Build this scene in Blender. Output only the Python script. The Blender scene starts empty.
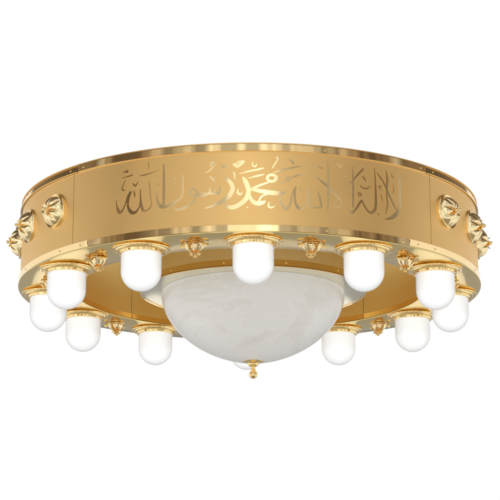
import bpy, math, random
import numpy as np
from math import sin, cos, pi, radians, degrees, sqrt, atan2, hypot
from mathutils import Vector, Matrix
random.seed(4)
SC = bpy.context.scene
COL = SC.collection

# ------------------------------------------------------------------ materials
def mat(name):
    m = bpy.data.materials.new(name); m.use_nodes = True
    nt = m.node_tree; nt.nodes.clear()
    out = nt.nodes.new('ShaderNodeOutputMaterial')
    b = nt.nodes.new('ShaderNodeBsdfPrincipled')
    nt.links.new(b.outputs[0], out.inputs[0])
    return m, nt, b, out
def N(nt, t, **k):
    n = nt.nodes.new(t)
    for a, v in k.items(): setattr(n, a, v)
    return n
def objcoord(nt, scale=(1, 1, 1)):
    tc = N(nt, 'ShaderNodeTexCoord'); mp = N(nt, 'ShaderNodeMapping')
    mp.inputs['Scale'].default_value = scale
    nt.links.new(tc.outputs['Object'], mp.inputs['Vector'])
    return mp.outputs[0]
def noise(nt, vec, scale, detail=4, dist=0.0, rough=.5):
    n = N(nt, 'ShaderNodeTexNoise'); n.inputs['Scale'].default_value = scale
    n.inputs['Detail'].default_value = detail; n.inputs['Distortion'].default_value = dist
    n.inputs['Roughness'].default_value = rough
    nt.links.new(vec, n.inputs['Vector']); return n.outputs[0]
def rng(nt, v, a, b, c, d):
    r = N(nt, 'ShaderNodeMapRange'); r.inputs[1].default_value = a; r.inputs[2].default_value = b
    r.inputs[3].default_value = c; r.inputs[4].default_value = d
    nt.links.new(v, r.inputs[0]); return r.outputs[0]
def bump(nt, b, h, s, d=.001):
    bp = N(nt, 'ShaderNodeBump'); bp.inputs['Strength'].default_value = s; bp.inputs['Distance'].default_value = d
    nt.links.new(h, bp.inputs['Height']); nt.links.new(bp.outputs[0], b.inputs['Normal'])

def metal(name, col, rough, rvar=.05, bs=.1, bscale=40, bdist=.0006, stretch=(1, 1, 1)):
    m, nt, b, o = mat(name)
    b.inputs['Base Color'].default_value = (*col, 1)
    b.inputs['Metallic'].default_value = 1
    v = objcoord(nt, stretch)
    n = noise(nt, v, bscale, 3)
    nt.links.new(rng(nt, n, .3, .7, max(.01, rough - rvar), rough + rvar), b.inputs['Roughness'])
    bump(nt, b, n, bs, bdist)
    return m
M = {}
M['satin'] = metal('satin_gold', (.93, .62, .25), .46, .03, .03, 9, .002)
M['satin_in'] = metal('satin_gold_inside', (.93, .69, .27), .42, .03, .03, 9, .002)
M['polish'] = metal('polished_gold', (.96, .72, .37), .05, .02, .05, 9, .0006)
M['cast'] = metal('cast_gold', (.94, .70, .32), .08, .03, .03, 30, .0006)
M['champ'] = metal('champagne_gold', (.96, .78, .45), .06, .02, 0, 20, .0004)
M['drum'] = metal('satin_gold_lightened', (.96, .84, .52), .42, .03, .03, 9, .002)  # satin gold with a lightened colour, as little light reaches the drum
M['band'] = metal('dark_gold_band', (.90, .76, .46), .18, .03, .03, 9, .001)
M['pale'] = metal('polished_brass_flange', (.90, .69, .29), .15, .04, .06, 8, .001)
M['mirror'] = metal('etched_mirror_gold', (.97, .77, .43), .10, .03, .15, 120, .0003)
M['collar'] = metal('collar_plate', (.86, .80, .60), .10, .03, .08, 12, .001)
M['dark'] = metal('seam_backing', (.35, .20, .06), .5, .05, .05, 30)

# opal glass of the lit lamps
m, nt, b, o = mat('opal_glass')
b.inputs['Base Color'].default_value = (.86, .87, .885, 1)
b.inputs['Roughness'].default_value = .35
b.inputs['Specular IOR Level'].default_value = .25
b.inputs['Subsurface Weight'].default_value = .25
b.inputs['Subsurface Radius'].default_value = (.02, .02, .02)
b.inputs['Subsurface Scale'].default_value = .3
v = objcoord(nt)
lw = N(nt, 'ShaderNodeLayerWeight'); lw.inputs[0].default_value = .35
e = rng(nt, lw.outputs['Facing'], 0.0, .85, .53, .0)  # edge shading put into the glow: emission fades towards the rim
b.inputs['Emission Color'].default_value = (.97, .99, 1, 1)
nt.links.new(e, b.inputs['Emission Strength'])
M['opal'] = m
# alabaster glass bowl
m, nt, b, o = mat('alabaster_glass')
v = objcoord(nt, (1, 1, 2.6))
n1 = noise(nt, v, 3.0, 4, 1.4, .5)
n2 = noise(nt, v, 6, 7, 2.4, .62)
mx = N(nt, 'ShaderNodeMath', operation='MULTIPLY_ADD'); mx.inputs[1].default_value = .55
nt.links.new(n2, mx.inputs[0]); nt.links.new(n1, mx.inputs[2])
cr = N(nt, 'ShaderNodeValToRGB')
cre = cr.color_ramp.elements
cre[0].position = .58; cre[0].color = (.84, .825, .785, 1)
cre[1].position = 1.0; cre[1].color = (.95, .945, .925, 1)
for p_, c_ in ((.70, (.885, .87, .83, 1)), (.765, (.91, .90, .865, 1)), (.79, (.965, .96, .945, 1)), (.80, (.92, .91, .88, 1)), (.88, (.935, .925, .90, 1))):
    cre.new(p_).color = c_
nt.links.new(mx.outputs[0], cr.inputs[0]); nt.links.new(cr.outputs[0], b.inputs['Base Color'])
b.inputs['Roughness'].default_value = .22
b.inputs['Subsurface Weight'].default_value = .2
b.inputs['Subsurface Radius'].default_value = (.02, .02, .02)
b.inputs['Subsurface Scale'].default_value = .3
M['alabaster'] = m

# ------------------------------------------------------------------ mesh tools
class MB:
    def __init__(s): s.v = []; s.f = []
    def add(s, vs, fs):
        k = len(s.v); s.v += [tuple(p) for p in vs]; s.f += [tuple(i + k for i in f) for f in fs]
    def grid(s, rows, closeu=False, closev=False):
        nr, nc = len(rows), len(rows[0]); fs = []
        for i in range(nr if closeu else nr - 1):
            for j in range(nc if closev else nc - 1):
                a, b2 = i, (i + 1) % nr; c, d = j, (j + 1) % nc
                fs.append((a * nc + c, a * nc + d, b2 * nc + d, b2 * nc + c))
        s.add([p for r in rows for p in r], fs)
    def build(s, name, m, parent=None, smooth=True, angle=35, loc=None, rot=None):
        me = bpy.data.meshes.new(name); me.from_pydata(s.v, [], s.f)
        import bmesh
        bm = bmesh.new(); bm.from_mesh(me)
        bmesh.ops.remove_doubles(bm, verts=bm.verts, dist=1e-6)
        bmesh.ops.recalc_face_normals(bm, faces=bm.faces)
        bm.to_mesh(me); bm.free()
        me.materials.append(m)
        if smooth:
            me.polygons.foreach_set('use_smooth', [True] * len(me.polygons))
            me.set_sharp_from_angle(angle=radians(angle))
        ob = bpy.data.objects.new(name, me); COL.objects.link(ob)
        if parent: ob.parent = parent
        if loc: ob.location = loc
        if rot: ob.rotation_euler = rot
        return ob
def P(r, t, z): return (r * sin(t), -r * cos(t), z)          # t = 0 faces the camera
def sweep(mb, prof, t0, t1, n):
    """closed (r,z) profile swept round the axis from t0 to t1 degrees"""
    full = abs(t1 - t0) >= 359.99
    k = n if full else n + 1
    rows = [[P(r, radians(t0 + (t1 - t0) * i / n), z) for r, z in prof] for i in range(k)]
    mb.grid(rows, closeu=full, closev=True)
    if not full:
        m_ = len(prof); base = len(mb.v) - k * m_
        mb.f.append(tuple(base + j for j in range(m_)))
        mb.f.append(tuple(base + (k - 1) * m_ + j for j in reversed(range(m_))))
def lathe(mb, prof, n=48, c=(0, 0, 0)):
    rows = [[(c[0] + r * cos(2 * pi * i / n), c[1] + r * sin(2 * pi * i / n), c[2] + z) for r, z in prof] for i in range(n)]
    mb.grid(rows, closeu=True)
def smoothprof(pts, k=6):
    out = []
    n = len(pts)
    for i in range(n - 1):
        p0 = pts[max(i - 1, 0)]; p1 = pts[i]; p2 = pts[i + 1]; p3 = pts[min(i + 2, n - 1)]
        for j in range(k):
            t = j / k
            out.append(tuple(.5 * ((2 * b) + (c - a) * t + (2 * a - 5 * b + 4 * c - d) * t * t + (-a + 3 * b - 3 * c + d) * t ** 3)
                             for a, b, c, d in zip(p0, p1, p2, p3)))
    out.append(tuple(pts[-1])); return out

# ------------------------------------------------------------------ chandelier
R, RI, H = .600, .4563, .213
RP = .5945                                  # outer face of the satin panels
root = bpy.data.objects.new('chandelier', None); COL.objects.link(root)
root.rotation_euler = (0, 0, .0166)
root['label'] = 'round gold chandelier with etched Arabic calligraphy, domed white lamps and a marbled glass bowl'
root['category'] = 'chandelier'
BX, BZ = .0090, -.003

def panel(name, t0, t1, label=None):
    mb = MB()
    g = .06
    prof = [(RP, .0194), (RP, .1958), (RP - .004, .1958), (RP - .004, .0194)]
    sweep(mb, prof, t0 + g, t1 - g, int((t1 - t0) / 1.0))
    o = mb.build(name, M['satin'], root)
    if label: o['label'] = label
    return o
front = panel('outer_panel', -46, 46, 'curved satin gold front panel with the etched inscription')
sideL = panel('outer_panel', -134, -46); sideR = panel('outer_panel', 46, 134)
back = panel('outer_panel', 134, 226)

# ring body behind the panels
mb = MB(); sweep(mb, [(RP - .0055, .004), (RP - .0055, H - .004), (RP - .012, H - .004), (RP - .012, .004)], 0, 360, 256)
mb.build('ring_body', M['dark'], root)
mb = MB()
sweep(mb, [(R - .003, H + .0005), (R - .003, H + .003), (RI + .002, H + .003), (RI + .002, H + .0005)], 0, 360, 256)
mb.build('ring_cover', M['satin'], root)

# inner panels
for a, b_ in ((-45, 45), (45, 135), (135, 225), (225, 315)):
    mb = MB(); sweep(mb, [(RI + .003, .017), (RI + .003, H), (RI + .007, H), (RI + .007, .017)], a + .08, b_ - .08, 90)
    mb.build('inner_panel', M['satin_in'], root)
mb = MB(); sweep(mb, [(RI + .0085, .004), (RI + .0085, H - .002), (RI + .013, H - .002), (RI + .013, .004)], 0, 360, 256)
mb.build('inner_ring_body', M['dark'], root)

# flange under the ring, with slightly rounded outer and inner edges
mb = MB()
prof = [(R, .0016), (R - .0006, .0004), (R - .0018, 0), (RI + .0018, 0), (RI + .0006, .0004), (RI, .0016), (RI + .0006, .0030), (R - .0006, .0030)]
sweep(mb, prof, 0, 360, 360)
flange = mb.build('bottom_flange', M['pale'], root, angle=20)

def screw(parent, t, z, r, tilt=0.0):
    mb = MB()
    lathe(mb, [(0, .0016), (.0012, .0015), (.0022, .0010), (.0026, 0), (.0026, -.001)], 14)
    mb.add([(-.0020, -.0003, .00165), (.0020, -.0003, .00165), (.0020, .0003, .00165), (-.0020, .0003, .00165)], [(0, 1, 2, 3)])
    o = mb.build('screw', M['cast'], parent)
    o.matrix_local = Matrix.Translation(P(r, radians(t), z)) @ Matrix.Rotation(radians(t), 4, 'Z') @ Matrix.Rotation(radians(90) + tilt, 4, 'X')
    return o

def strip(name, t0, t1, r0, z0, r1, z1, th, screws, m=M['polish'], g=.06, wob=0):
    """band from (r0,z0) low edge to (r1,z1) high edge, thickness th inwards, tiny roll on its edges"""
    mb = MB()
    e = .0004; s_ = 1 if th > 0 else -1
    prof = [(r0 - s_ * e, z0), (r0, z0 + e), (r1, z1 - e), (r1 - s_ * e, z1), (r1 - th, z1), (r0 - th, z0)]
    sweep(mb, prof, t0 + g, t1 - g, max(8, int((t1 - t0) / .8)))
    o = mb.build(name, m, root, angle=22)
    for t in screws:
        screw(o, t, (z0 + z1) / 2, (r0 + r1) / 2 if th > 0 else (r0 + r1) / 2, tilt=0)
    return o
# bottom trim: strips of polished gold, screwed on
strip('bottom_trim', -40.6, 38.2, .5975, .0035, .5970, .0192, .004, [-38.6, -14.6, 16.4, 36.2])
strip('bottom_trim', 38.2, 129, .5960, .0035, .5992, .0200, .004, [41, 47, 70, 95, 120])
strip('bottom_trim', -129, -40.6, .5960, .0035, .5992, .0200, .004, [-120, -95, -70, -50.5, -43])
strip('bottom_trim', 129, 231, .5975, .0035, .5970, .0192, .004, [150, 180, 210])
# top trim
strip('top_trim', -44.5, 44.5, .5985, .1958, .5972, H, .004, [-42.5, -14.4, 16.2, 42.5])
strip('top_trim', 44.5, 128, .5998, .1958, .5952, H, .004, [47, 70, 95, 120])
strip('top_trim', -128, -44.5, .5998, .1958, .5952, H, .004, [-120, -95, -70, -47])
strip('top_trim', 128, 232, .5985, .1958, .5975, H, .004, [150, 180, 210])
# inner trim just above the flange
for a, b_ in ((-45, 45), (45, 135), (135, 225), (225, 315)):
    mb = MB(); sweep(mb, [(RI + .0006, .0034), (RI + .0006, .0168), (RI + .005, .0168), (RI + .005, .0034)], a + .1, b_ - .1, 90)
    mb.build('inner_trim', M['polish'], root)

# ------------------------------------------------------------------ inscription
INS = [[[-32.45,103.2,1.15],[-32.36,89.9,2.01],[-31.73,74.3,3.74],[-30.91,74.5,2.88],[-30.12,87.9,1.73],[-29.35,107.2,2.88],[-28.73,116.5,3.17]],[[-28.73,116.5,2.88],[-29.18,101.1,2.3],[-29.31,83.8,2.59],[-28.49,69.0,3.74],[-27.39,66.6,3.17],[-26.63,74.3,2.01],[-26.18,85.3,1.44],[-26.14,120.2,1.15]],[[-26.14,120.2,1.15],[-25.98,90.8,2.01],[-25.55,72.9,2.88],[-25.09,67.1,1.73],[-24.04,69.6,2.01],[-23.31,78.8,1.73],[-23.47,93.5,1.15],[-23.81,123.0,1.01],[-23.98,137.7,0.72]],[[-30.9,155.0,1.01],[-28.33,158.4,1.44]],[[-30.76,168.6,1.01],[-30.11,170.5,1.29],[-29.63,171.5,1.29],[-29.56,167.6,1.29],[-30.43,169.3,1.01]],[[-30.07,148.7,1.01],[-30.7,137.1,1.58],[-30.84,127.0,2.01],[-30.19,123.7,0.86]],[[-26.29,154.0,0.86],[-24.91,154.7,1.73],[-23.56,157.0,1.29],[-21.63,160.6,0.72]],[[-28.13,137.6,0.86],[-27.4,131.2,1.73],[-26.79,140.0,0.86]],[[-27.85,119.6,0.86],[-27.62,110.5,1.58],[-27.51,103.1,0.72]],[[-24.2,184.8,0.72],[-24.11,168.6,1.01]],[[-21.79,127.8,1.87]],[[-22.0,109.2,0.86],[-21.92,90.3,2.45],[-21.29,75.7,3.74],[-20.13,71.0,3.45],[-18.84,74.1,3.17],[-17.57,81.0,2.88],[-16.45,89.2,2.59],[-15.9,98.9,2.01],[-15.86,120.5,1.73],[-15.93,143.7,1.29]],[[-20.44,172.9,1.73],[-20.33,127.6,2.88],[-20.34,78.4,2.59]],[[-12.85,103.2,1.15],[-13.41,109.9,1.73],[-14.09,104.1,1.87],[-14.36,96.8,2.01],[-13.59,93.4,2.16],[-12.76,95.1,2.3],[-12.77,103.2,1.44]],[[-12.77,96.5,2.01],[-13.11,82.4,2.3],[-14.35,70.3,2.59],[-16.01,63.0,2.88],[-17.27,62.6,2.59],[-18.13,70.5,1.15]],[[-12.76,93.7,2.16],[-11.61,90.9,2.3],[-10.53,92.3,2.3],[-9.72,100.5,1.15]],[[-18.61,137.5,0.86],[-17.82,139.6,1.44],[-17.62,135.1,0.86]],[[-17.9,131.6,1.01],[-18.31,122.7,1.29],[-18.25,113.9,0.72]],[[-12.62,98.4,2.01],[-11.25,96.1,2.16],[-10.17,95.5,2.16],[-9.57,101.8,1.44],[-9.84,106.8,0.86]],[[-10.17,96.3,1.73],[-8.95,94.9,2.59],[-8.49,100.4,1.73],[-8.44,106.2,0.86]],[[-8.81,95.7,2.16],[-7.87,95.9,2.88],[-7.47,103.8,2.01],[-7.47,111.5,1.15]],[[-9.51,166.5,1.29],[-9.11,170.9,1.58],[-8.64,166.0,1.58],[-8.97,160.4,1.44],[-9.51,163.0,1.29],[-9.51,166.5,1.29]],[[-8.75,162.0,1.29],[-9.37,154.2,1.73],[-10.18,148.3,1.15],[-11.27,144.3,0.58]],[[-7.16,165.4,0.86],[-7.0,159.9,1.73],[-6.46,157.3,1.87],[-6.22,162.8,0.86]],[[-4.44,164.0,1.73],[-3.72,159.2,3.17],[-2.78,164.3,3.17],[-2.11,170.0,1.73],[-3.05,171.0,1.29],[-4.12,164.5,1.15]],[[-9.69,136.2,1.44],[-9.09,130.1,2.3],[-8.69,123.6,1.15]],[[-8.69,124.4,1.01],[-8.47,135.0,1.29],[-7.69,137.6,1.29]],[[-6.27,134.2,0.86],[-5.81,127.4,3.45],[-5.01,117.9,4.46],[-4.63,104.9,4.6],[-5.33,89.8,4.75],[-6.66,77.3,4.32],[-8.54,67.5,3.17],[-10.15,62.5,1.73],[-11.24,60.2,0.58]],[[-4.52,145.2,0.86],[-4.2,139.4,1.87],[-4.2,127.8,0.58]],[[-3.4,104.7,0.86],[-3.46,96.1,2.16],[-2.93,91.1,2.16],[-2.45,96.8,0.86]],[[-2.3,131.9,2.01],[-1.9,124.6,4.6],[-1.37,111.6,5.18],[-1.11,100.1,4.89],[-1.56,82.9,4.89],[-2.84,69.3,4.75],[-4.44,61.0,4.75],[-5.77,63.0,3.74],[-6.14,70.9,1.15]],[[-1.24,94.4,3.74],[-0.58,80.0,3.74],[0.08,72.0,4.6],[1.15,69.5,4.6],[2.08,72.5,3.45],[2.59,75.7,0.86]],[[-3.23,140.6,0.58],[-0.96,146.8,2.01],[0.91,150.9,2.01],[2.19,154.5,1.01]],[[-1.1,129.8,0.72],[0.5,134.7,2.01],[2.29,139.2,0.86]],[[-4.38,164.6,1.73],[-3.58,158.9,3.17],[-2.78,166.0,3.17],[-2.13,170.9,1.73],[-3.04,171.0,1.29],[-3.95,165.1,1.15]],[[-0.21,168.8,0.86],[-0.16,160.7,1.87],[0.43,158.4,1.73],[0.65,164.8,0.72]],[[-3.5,103.2,0.86],[-3.58,96.1,2.01],[-3.1,91.4,1.87],[-2.52,95.9,0.86]],[[3.85,138.6,2.59],[3.17,135.0,2.88],[3.09,127.8,2.59],[3.84,123.1,2.88],[4.7,125.3,3.45],[5.05,133.2,3.45],[4.44,138.2,3.17],[3.85,138.6,2.59]],[[3.97,123.1,1.44],[1.96,115.5,2.01],[0.36,108.2,2.88],[-0.39,103.0,2.88]],[[-0.39,103.0,2.88],[1.42,99.6,4.03],[4.09,95.5,4.89],[6.24,95.6,3.45],[7.26,98.9,0.72]],[[5.97,93.2,1.15],[3.55,93.1,1.44],[2.0,87.9,1.73],[1.36,80.7,1.87],[1.15,71.5,2.3]],[[3.41,72.4,1.15],[3.27,63.2,1.73],[3.94,60.2,1.87],[4.61,64.1,0.86]],[[-1.38,60.0,1.58]],[[5.32,181.4,1.73],[5.48,176.2,1.73]],[[5.25,181.3,1.87],[5.36,175.6,1.58],[4.62,162.9,1.29],[4.16,154.9,0.72]],[[7.8,177.7,1.15],[8.61,172.3,2.16],[9.04,165.6,1.01]],[[4.42,144.0,0.58],[6.64,151.7,2.01],[9.09,158.6,1.73],[11.98,166.8,0.58]],[[8.47,133.4,0.58],[10.16,140.7,1.58],[12.32,146.5,0.72]],[[7.16,129.1,1.15],[7.71,134.5,1.58],[8.19,131.0,1.44],[7.7,125.8,1.29],[7.16,129.1,1.15]],[[7.16,125.3,1.01],[6.21,118.6,0.72]],[[5.73,92.5,1.01],[5.99,76.8,1.87],[6.57,61.9,2.88],[7.38,58.7,3.31],[8.06,70.5,2.16],[8.62,93.7,1.44],[9.32,110.8,2.01]],[[9.32,110.8,2.01],[9.17,94.0,2.01],[9.28,73.9,2.59],[9.95,62.0,3.45],[10.77,60.4,2.59],[11.87,66.8,0.86]],[[11.87,117.2,0.86],[12.27,95.8,2.88],[12.44,75.8,2.88],[12.98,64.7,2.01],[14.09,64.9,1.44],[15.21,67.5,1.44],[15.03,79.2,2.45],[14.77,93.4,2.3],[14.28,107.4,0.86]],[[10.27,109.6,0.86],[10.73,102.9,1.58]],[[14.59,171.5,0.86],[14.78,162.9,1.73],[15.54,161.5,1.15]],[[12.68,169.9,0.72],[13.23,164.6,1.29],[13.66,170.7,0.72]],[[16.88,175.1,1.29],[16.94,139.7,2.45],[16.91,96.2,2.45],[16.71,61.4,1.15]],[[13.63,142.0,0.86],[15.25,129.4,2.45],[16.94,116.5,2.88],[18.64,100.7,2.45],[19.93,89.0,1.87],[20.31,85.1,1.01]],[[20.05,108.6,0.86],[18.77,89.3,1.44],[18.31,77.9,1.73],[18.94,72.1,2.01],[20.06,76.7,1.58],[19.93,87.6,1.15]],[[19.11,176.9,1.44],[19.98,169.7,2.16],[20.46,177.2,1.15]],[[20.53,146.9,0.86],[22.03,150.5,1.29]],[[22.85,173.2,1.29],[22.9,131.7,2.45],[22.83,82.2,2.16],[22.72,71.9,0.72]],[[25.63,171.1,1.87],[23.79,150.4,1.73],[22.23,130.9,1.58],[21.1,118.5,0.58]],[[25.27,151.8,1.15],[26.1,144.2,2.16]],[[24.73,130.3,0.86],[25.28,124.9,1.73],[26.37,124.3,1.73],[27.5,131.5,0.86]],[[24.16,108.5,1.15],[24.69,111.8,1.29],[24.99,107.6,1.29],[24.46,103.1,1.15],[24.16,108.5,1.15]],[[21.4,70.4,0.72],[21.87,64.3,2.01],[22.55,61.0,2.59],[23.63,72.1,2.16],[24.74,89.8,2.3],[25.15,92.3,2.3],[25.8,80.1,2.59],[26.72,69.2,2.88],[27.51,66.5,3.02]],[[27.4,66.4,3.17],[28.38,74.5,3.45],[28.75,89.6,3.17],[28.77,127.7,2.59],[28.63,175.1,1.29]],[[25.64,153.0,0.86],[26.06,146.5,1.87]],[[29.33,166.2,1.15],[30.88,148.6,2.88],[32.17,124.3,2.88],[33.82,94.7,2.45],[34.78,81.0,0.86]],[[31.7,176.6,1.15],[32.09,158.1,3.17],[31.81,117.8,2.45],[31.98,93.1,2.3],[31.34,68.7,1.01]],[[30.35,136.6,1.01],[29.74,133.0,1.29],[30.22,128.2,1.15]],[[30.19,115.8,1.01],[30.5,105.4,1.58],[30.47,96.6,0.58]],[[33.43,174.3,0.86],[33.5,165.0,2.01],[33.96,163.4,1.01]],[[33.79,143.3,1.01],[33.94,133.2,1.58],[33.56,124.3,0.43]],[[35.43,175.0,1.44],[35.75,160.8,3.17],[35.75,139.4,2.88],[35.62,97.8,3.17],[34.84,78.8,3.88],[33.39,64.6,3.88],[31.99,58.9,2.01],[31.14,56.1,0.58]],[[29.4,65.8,1.87]]]
def strokes():
    out = []
    for s in INS:
        q = [(radians(a) * RP, z / 1000, w / 1000 * 1.1 + .00012) for a, z, w in s]
        if len(q) > 2: q = smoothprof(q, 5)
        out.append(q)
    return out
def inscription(parent):
    st = strokes()
    xs = [p[0] for s in st for p in s]; zs = [p[1] for s in st for p in s]
    st_ = .0007
    x0, z0 = min(xs) - .008, min(zs) - .008
    nx = int((max(xs) + .008 - x0) / st_) + 1; nz = int((max(zs) + .008 - z0) / st_) + 1
    D = np.full((nx, nz), 1e3)
    gx = x0 + np.arange(nx) * st_; gz = z0 + np.arange(nz) * st_
    def cap(a, b):
        m = max(a[2], b[2]) + 3 * st_
        i0 = max(0, int((min(a[0], b[0]) - m - x0) / st_)); i1 = min(nx, int((max(a[0], b[0]) + m - x0) / st_) + 2)
        j0 = max(0, int((min(a[1], b[1]) - m - z0) / st_)); j1 = min(nz, int((max(a[1], b[1]) + m - z0) / st_) + 2)
        X, Z = np.meshgrid(gx[i0:i1], gz[j0:j1], indexing='ij')
        dx, dz = b[0] - a[0], b[1] - a[1]; L = dx * dx + dz * dz + 1e-12
        t = np.clip(((X - a[0]) * dx + (Z - a[1]) * dz) / L, 0, 1)
        d = np.hypot(X - a[0] - t * dx, Z - a[1] - t * dz) - (a[2] + t * (b[2] - a[2]))
        D[i0:i1, j0:j1] = np.minimum(D[i0:i1, j0:j1], d)
    for s in st:
        s = [(x, z, max(w, .0005)) for x, z, w in s]
        if len(s) == 1: cap(s[0], s[0])
        for a, b in zip(s, s[1:]): cap(a, b)
    mb = MB(); vid = {}; rt = RP + .0007; rb = RP - .0005
    def vert(key, x, z, r):
        if key not in vid:
            vid[key] = len(mb.v); mb.v.append(P(r, x / RP, z))
        return vid[key]
    ins = D < 0
    cells = np.argwhere(ins[:-1, :-1] | ins[1:, :-1] | ins[:-1, 1:] | ins[1:, 1:])
    for i, j in cells:
        i = int(i); j = int(j)
        cs = [(i, j), (i + 1, j), (i + 1, j + 1), (i, j + 1)]
        poly = []; cross = []
        for k in range(4):
            a, b = cs[k], cs[(k + 1) % 4]
            da, db = D[a], D[b]
            if da < 0: poly.append(vert(a, gx[a[0]], gz[a[1]], rt))
            if (da < 0) != (db < 0):
                lo, hi = (a, b) if a < b else (b, a)
                dl, dh = D[lo], D[hi]; t = min(.97, max(.03, dl / (dl - dh)))
                x = gx[lo[0]] + t * (gx[hi[0]] - gx[lo[0]]); z = gz[lo[1]] + t * (gz[hi[1]] - gz[lo[1]])
                v_ = vert(('e', lo, hi), x, z, rt); w_ = vert(('b', lo, hi), x, z, rb)
                poly.append(v_); cross.append((v_, w_))
        if len(poly) >= 3: mb.f.append(tuple(poly))
        if len(cross) == 2: mb.f.append((cross[0][0], cross[1][0], cross[1][1], cross[0][1]))
    return mb.build('inscription', M['mirror'], parent, angle=40)
ins = inscription(front)
ins['label'] = 'polished Arabic calligraphy on the satin panel'

# ------------------------------------------------------------------ side medallions
def petal_dome(mb, rad, hgt, n_pet=8, nr=34, nt_=320, dirz=1):
    rows = []
    for i in range(nt_):
        ph = 2 * pi * i / nt_
        lobe = abs(cos(n_pet * ph / 2))           # 1 on a petal, 0 in the groove
        row = []
        for k in range(nr + 1):
            q = sin(pi / 2 * k / nr)
            h = hgt * (1 - q ** 2.8) ** .7 * .86
            ridge = sin(pi * min(1, q * 1.02)) ** .7
            h += hgt * .30 * (lobe ** .7 - .6) * sin(pi * q) ** .8
            rr = rad * q
            row.append((rr * cos(ph), rr * sin(ph), dirz * (h + .0045)))
        for q, z in ((1.03, .0030), (1.055, .0034), (1.085, .0052), (1.12, .0056), (1.145, .0042), (1.15, .0020), (1.148, -.0015)):
            row.append((rad * q * cos(ph), rad * q * sin(ph), dirz * z))
        rows.append(row)
    mb.grid(rows, closeu=True)
def leaf(mb, path, wid, ph, ridge=.0016, m_=6, crease=0):
    """curled leaf: path (r,z) swept with given half-widths, folded along its midrib"""
    rows = []
    for k, ((r, z), w) in enumerate(zip(path, wid)):
        row = []
        a = path[max(0, k - 1)]; b = path[min(len(path) - 1, k + 1)]
        tr, tz = b[0] - a[0], b[1] - a[1]; L = hypot(tr, tz) + 1e-9
        nr_, nz_ = -tz / L, tr / L
        for s in range(-m_, m_ + 1):
            u = s / m_
            off = ridge * (1 - abs(u)) - ridge * .6 * abs(sin(u * pi * 1.5)) 
            rr = r + nr_ * off; zz = z + nz_ * off; y = u * w
            row.append((rr * cos(ph) - y * sin(ph), rr * sin(ph) + y * cos(ph), zz))
        rows.append(row)
    mb.grid(rows)
def medallion(t, z=.118):
    mb = MB(); petal_dome(mb, .0372, .0250)
    o = mb.build('medallion', M['champ'], root, angle=50)
    o.matrix_local = Matrix.Translation(P(RP, radians(t), z)) @ Matrix.Rotation(radians(t), 4, 'Z') @ Matrix.Rotation(radians(90), 4, 'X') @ Matrix.Rotation(radians(11), 4, 'Z')
    mb = MB()
    lathe(mb, smoothprof([(.0088, .0195), (.0070, .0225), (.0042, .0235), (.0030, .0255), (.0032, .0275), (.0050, .0290), (.0046, .0305),
                          (.0030, .0315), (.0042, .0340), (.0040, .0370), (.0016, .0392), (0, .0396)], 4), 24)
    for k in range(4):
        leaf(mb, smoothprof([(.003, .0250), (.0075, .0262), (.0120, .0300), (.0145, .0325), (.0155, .0305)], 3),
             [.0014 + .0034 * sin(pi * i / 12) for i in range(13)], 2 * pi * k / 4 + .3, .0008, 3)
    f = mb.build('finial', M['champ'], o, angle=50)
    return o
for t in (52.9, 68.2, 83.6, -53.0, -68.2, -83.6):
    medallion(t)

# ------------------------------------------------------------------ lamps and pendants under the flange
def copy_tree(o, parent):
    c = o.copy(); COL.objects.link(c); c.parent = parent
    for ch in list(o.children):
        copy_tree(ch, c)
    return c
RB = .5238
def make_lamp():
    mb = MB()
    prof = [(.020, -.0002), (.0655, -.0002), (.0680, -.0012), (.0692, -.0032), (.0680, -.0052), (.0655, -.0060), (.0635, -.0056), (.0622, -.0050),
            (.0612, -.0062), (.0604, -.0082), (.0582, -.0096), (.0560, -.0094), (.0545, -.0088), (.0532, -.0094), (.0527, -.0110),
            (.0527, -.0140), (.0520, -.0154), (.0508, -.0158), (.0498, -.0152), (.0495, -.0125), (.030, -.0115)]
    lathe(mb, prof, 72)
    h = mb.build('lamp_holder', M['cast'], root, angle=40)
    mb = MB()
    gp = [(.0465, -.0100), (.0480, -.0125)]
    zc = -.1031 + .0478
    gp += [(.0480, -.0125 + (zc + .0125) * i / 6) for i in range(1, 7)]
    gp += [(.0480 * cos(a), zc - .0478 * sin(a)) for a in [pi / 2 * i / 20 for i in range(1, 21)]]
    lathe(mb, gp, 64)
    mb.build('lamp_glass', M['opal'], h, angle=60)
    for k in range(3):
        a = 2 * pi * k / 3 - pi / 2
        mb = MB(); lathe(mb, [(0, .0022), (.0014, .0020), (.0018, .0012), (.0018, -.001)], 12)
        s = mb.build('set_screw', M['dark'], h)
        s.matrix_local = Matrix.Translation((.0527 * cos(a), .0527 * sin(a), -.0126)) @ Matrix.Rotation(a, 4, 'Z') @ Matrix.Rotation(pi / 2, 4, 'Y')
    return h
lamp = make_lamp()
for k in range(12):
    o = lamp if k == 0 else copy_tree(lamp, root)
    t = radians(30 * k)
    o.location = P(RB, t, 0); o.rotation_euler = (0, 0, t)

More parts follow.
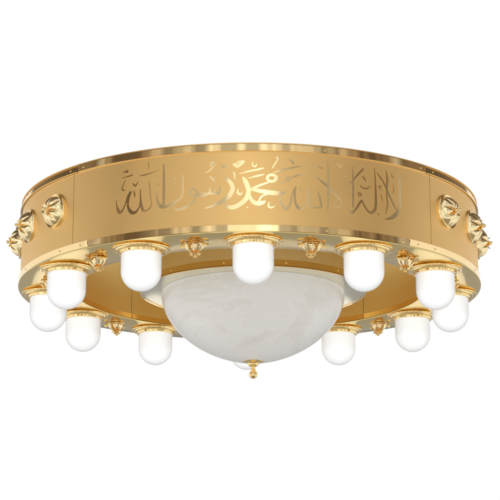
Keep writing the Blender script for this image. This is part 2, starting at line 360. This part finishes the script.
def make_pendant():
    # fluted inverted cup with a plain rim
    pf = smoothprof([(.012, -.0002), (.0215, -.0003), (.0245, -.0018), (.0248, -.0036), (.0225, -.0048), (.0190, -.0056), (.0182, -.0080), (.0165, -.0130),
                     (.0130, -.0190), (.0090, -.0240), (.0055, -.0275), (0, -.0285)], 4)
    mb = MB(); n = 120; rows = []
    for i in range(n):
        a = 2 * pi * i / n; fl = abs(cos(4 * a)) ** .6
        row = []
        for k, (r_, z) in enumerate(pf):
            fr = 1.0 if z > -.0056 else 1 + .16 * (fl - .6) * min(1, (-.0056 - z) / .004)
            row.append((r_ * fr * cos(a), r_ * fr * sin(a), z))
        rows.append(row)
    mb.grid(rows, closeu=True)
    # big shell leaves to both sides that spring from the tip and curl out under the flange
    for ph in (radians(-28), radians(208)):
        pth = smoothprof([(.0060, -.0290), (.0120, -.0250), (.0190, -.0190), (.0255, -.0110), (.0290, -.0056), (.0325, -.0046), (.0352, -.0078), (.0350, -.0125), (.0322, -.0150)], 5)
        nn = len(pth)
        wd = [.0032 + .0115 * sin(pi * min(1, (i / (nn - 1)) * .96)) ** 1.1 for i in range(nn)]
        leaf(mb, pth, wd, ph, -.0030, 10)
    # flatter leaves in front and behind that hug the cup
    for ph in (pi / 2, -pi / 2):
        pth = smoothprof([(.0060, -.0290), (.0115, -.0245), (.0165, -.0180), (.0200, -.0120), (.0220, -.0095), (.0235, -.0115)], 5)
        nn = len(pth)
        wd = [.0020 + .0065 * sin(pi * i / (nn - 1)) for i in range(nn)]
        leaf(mb, pth, wd, ph, -.0022, 8)
    body = mb.build('pendant_ornament', M['champ'], root, angle=60)
    mb = MB()
    lathe(mb, smoothprof([(.0030, -.0270), (.0066, -.0295), (.0082, -.0325), (.0072, -.0355), (.0042, -.0372), (.0036, -.0385), (.0050, -.0402), (.0038, -.0422), (0, -.0430)], 5), 24)
    for k in range(6):
        ph = 2 * pi * k / 6 + .2
        pth = smoothprof([(.0045, -.0375), (.0092, -.0352), (.0128, -.0312), (.0145, -.0300), (.0150, -.0325)], 4)
        leaf(mb, pth, [.0012 + .0040 * sin(pi * i / (len(pth) - 1)) for i in range(len(pth))], ph, -.0014, 4)
    mb.build('knob', M['cast'], body, angle=60)
    return body
pend = make_pendant()
for k in range(12):
    o = pend if k == 0 else copy_tree(pend, root)
    t = radians(30 * k + 15)
    o.location = P(.520, t, 0); o.rotation_euler = (0, 0, t); o.scale = (.90, .90, .84)

# ------------------------------------------------------------------ central drum, collar and bowl
def shift(o): o.location = (BX, 0, 0); return o
RD = .294
mb = MB(); sweep(mb, [(RD, .0165), (RD, .198), (RD - .004, .198), (RD - .004, .0165)], 0, 360, 200)
drum = shift(mb.build('central_drum', M['drum'], root))
mb = MB(); sweep(mb, [(RD - .003, .0008), (RD + .0018, .0014), (RD + .0022, .0160), (RD - .003, .0160)], 0, 360, 200)
dt = mb.build('drum_trim', M['band'], drum)
for t in range(15, 375, 30): screw(dt, t, .0090, RD + .0021)
mb = MB(); sweep(mb, [(RD - .0035, .0006), (RD - .0035, .003), (.12, .003), (.12, .0006)], 0, 360, 200)
mb.build('collar_plate', M['collar'], drum)
mb = MB(); sweep(mb, [(RD + .0020, -.0012), (RD + .0020, .0004), (RD - .0050, .0004), (RD - .0050, -.0012)], 0, 360, 200)
mb.build('collar_lip', M['polish'], drum)
mb = MB(); sweep(mb, [(RD - .006, .199), (RD - .006, .202), (.02, .202), (.02, .199)], 0, 360, 96)
mb.build('drum_cover', M['satin'], drum)
# four arms that carry the drum from the ring
for k in range(4):
    t = radians(45 + 90 * k); mb = MB()
    a0, a1 = RD - .02, RI + .01
    for (y0, y1, z0, z1) in ((-.012, .012, .204, .210),):
        vs = [(x, y, z) for x in (a0, a1) for y in (y0, y1) for z in (z0, z1)]
        mb.add(vs, [(0, 1, 3, 2), (4, 6, 7, 5), (0, 4, 5, 1), (2, 3, 7, 6), (0, 2, 6, 4), (1, 5, 7, 3)])
    mb.build('support_arm', M['satin'], root, smooth=False, rot=(0, 0, t))

mb = MB()
Rb, hb = .2395, .181
pr = []
for i in range(49):
    a = pi / 2 * i / 48
    r = Rb * cos(a) ** (2 / 1.8); z = BZ - hb * sin(a) ** (2 / 1.9)
    pr.append((r, z))
inner = [(max(0, r - .005), z + .005 * sin(pi / 2 * i / 48)) for i, (r, z) in enumerate(pr)]
pr = [(Rb, .0004)] + pr
inner = [(Rb - .0045, BZ + .0010)] + inner
lathe(mb, pr, 128, (0, 0, 0))
bowl = shift(mb.build('glass_bowl', M['alabaster'], root, angle=60))
mb = MB()
zb = BZ - hb
lathe(mb, smoothprof([(.006, zb + .003), (.0255, zb + .0042), (.0275, zb + .0022), (.0260, zb + .0008), (.0190, zb - .0012), (.0150, zb - .0035), (.0125, zb - .0080),
                      (.0095, zb - .0105), (.0062, zb - .0130), (.0048, zb - .0170), (.0070, zb - .0195), (.0072, zb - .0212), (.0060, zb - .0230),
                      (.0092, zb - .0262), (.0112, zb - .0310), (.0108, zb - .0355), (.0075, zb - .0400), (.0035, zb - .0422), (0, zb - .0428)], 5), 40)
mb.build('bowl_finial', M['cast'], bowl, angle=50)

# ------------------------------------------------------------------ camera
D, zc, yaw, pitch, roll, f = 4.36697, -1.0339, .00033, .25752, -.00262, 1717.426
cd = bpy.data.cameras.new('camera'); cam = bpy.data.objects.new('camera', cd); COL.objects.link(cam)
fw = Vector((sin(yaw) * cos(pitch), cos(yaw) * cos(pitch), sin(pitch)))
r = fw.cross(Vector((0, 0, 1))).normalized(); u = r.cross(fw)
r2 = r * cos(roll) + u * sin(roll); u2 = -r * sin(roll) + u * cos(roll)
mt = Matrix((r2, u2, -fw)).transposed().to_4x4(); mt.translation = Vector((0, -D, zc))
cam.matrix_world = mt
cd.sensor_fit = 'HORIZONTAL'; cd.sensor_width = 36; cd.lens = f / 500 * 36
cd.clip_start = .05; cd.clip_end = 200
SC.camera = cam

# ------------------------------------------------------------------ white photo studio (unseen surround, tones shaped for the reflections: white backdrop, darker camera side)
w = bpy.data.worlds.new('World'); SC.world = w; w.use_nodes = True
nt = w.node_tree; nt.nodes.clear()
wo = N(nt, 'ShaderNodeOutputWorld'); bg = N(nt, 'ShaderNodeBackground'); nt.links.new(bg.outputs[0], wo.inputs[0])
tc = N(nt, 'ShaderNodeTexCoord'); sp = N(nt, 'ShaderNodeSeparateXYZ'); nt.links.new(tc.outputs['Generated'], sp.inputs[0])
def mth(op, *a):
    n = N(nt, 'ShaderNodeMath', operation=op)
    for i, x in enumerate(a):
        if isinstance(x, (int, float)): n.inputs[i].default_value = x
        else: nt.links.new(x, n.inputs[i])
    return n.outputs[0]
az = mth('ARCTAN2', sp.outputs[0], mth('MULTIPLY', sp.outputs[1], -1))       # 0 towards the camera side, +-pi behind the lamp
aaz = mth('DIVIDE', mth('ABSOLUTE', az), pi)
el = mth('DIVIDE', mth('ARCSINE', sp.outputs[2]), pi / 2)                     # -1..1
def ramp(x, pts, interp='LINEAR'):
    n = N(nt, 'ShaderNodeValToRGB'); cr = n.color_ramp; cr.interpolation = interp
    while len(cr.elements) < len(pts): cr.elements.new(.5)
    for e_, (p, c) in zip(cr.elements, pts):
        e_.position = p; e_.color = (*c, 1) if isinstance(c, tuple) else (c, c, c, 1)
    nt.links.new(x, n.inputs[0]); return n.outputs[0]
def mix(fac, a, b):
    n = N(nt, 'ShaderNodeMix', data_type='RGBA'); nt.links.new(fac, n.inputs[0])
    for s, x in ((6, a), (7, b)):
        if isinstance(x, tuple): n.inputs[s].default_value = x
        else: nt.links.new(x, n.inputs[s])
    return n.outputs[2]
# |azimuth| in 0..1 of 180 degrees
upper = ramp(aaz, [(0, (.88, .86, .82)), (.105, (.82, .80, .76)), (.115, (.58, .55, .50)), (.20, (.52, .48, .42)), (.27, (.42, .36, .29)), (.31, (.24, .18, .13)), (.39, (.21, .16, .115)), (.425, (.34, .29, .24)), (.445, .95), (.5, 1), (1, 1)])
ceil_ = ramp(aaz, [(0, .9), (.12, .8), (.15, (.36, .32, .28)), (.3, (.22, .18, .14)), (.5, (.10, .08, .06)), (.8, (.16, .13, .10)), (1, .35)])
floor_ = ramp(aaz, [(0, 1.02), (.2, .98), (.3, .86), (.45, 1.0), (.72, 1.0), (.80, .60), (.88, .42), (1, .36)])
el01 = mth('MULTIPLY_ADD', el, .5, .5)
floor_ = mix(ramp(el01, [(0, 1), (.19, 1), (.27, 0), (1, 0)]), floor_, (.34, .30, .25, 1))  # darker straight below, added for contrast in the castings
c1 = mix(ramp(el01, [(0, 0), (.502, 0), (.530, 1), (1, 1)]), floor_, upper)
high = ramp(aaz, [(0, 0), (.43, 0), (.46, 1), (.82, 1), (.85, 0), (1, 0)])
c1 = mix(mth('MULTIPLY', high, ramp(el01, [(0, 0), (.586, 0), (.606, 1), (1, 1)])), c1, (.24, .185, .135, 1))  # dark side zone added so the upper trim reflects brown
c2 = mix(ramp(el01, [(0, 0), (.645, 0), (.675, 1), (1, 1)]), c1, ceil_)
# noise added to break up the reflections: soft vertical variation on the dark camera side only
nz = N(nt, 'ShaderNodeTexNoise'); nz.inputs['Scale'].default_value = 4.5; nz.inputs['Detail'].default_value = 2
mp = N(nt, 'ShaderNodeMapping'); mp.inputs['Scale'].default_value = (1.8, 1.8, .05)
nt.links.new(tc.outputs['Generated'], mp.inputs[0]); nt.links.new(mp.outputs[0], nz.inputs['Vector'])
cl = ramp(nz.outputs[0], [(0, .6), (.44, .65), (.47, 1.0), (.55, 1.05), (.58, 1.4), (1, 1.5)])
side = ramp(aaz, [(0, 1), (.42, 1), (.5, 0), (1, 0)])
mm = N(nt, 'ShaderNodeMix', data_type='RGBA', blend_type='MULTIPLY'); nt.links.new(side, mm.inputs[0])
nt.links.new(c2, mm.inputs[6]); nt.links.new(cl, mm.inputs[7])
nt.links.new(mm.outputs[2], bg.inputs[0]); bg.inputs[1].default_value = 1.0

def area(name, loc, target, sx, sy, L, col=(1, 1, 1)):
    ld = bpy.data.lights.new(name, 'AREA'); ld.shape = 'RECTANGLE'; ld.size = sx; ld.size_y = sy
    ld.energy = L * pi * sx * sy * 1.0; ld.color = col
    o = bpy.data.objects.new(name, ld); COL.objects.link(o); o.location = loc
    o.rotation_euler = (Vector(target) - Vector(loc)).to_track_quat('-Z', 'Y').to_euler()
    return o
area('softbox_lamp', (.2, -7.5, 2.0), (0, 0, 0), 3.0, 2.2, .62, (1, .97, .92))
area('added_side_softbox', (-4.2, -4.6, -.2), (0, 0, 0), 1.3, 1.8, .9, (1, .99, .97))  # added to brighten the bowl's upper left and the gold; unseen source

SC.view_settings.view_transform = 'Standard'; SC.view_settings.look = 'None'
SC.view_settings.exposure = 0; SC.view_settings.gamma = 1
SC.render.film_transparent = False
SC.cycles.max_bounces = 10; SC.cycles.glossy_bounces = 8; SC.cycles.diffuse_bounces = 4
SC.cycles.use_denoising = True
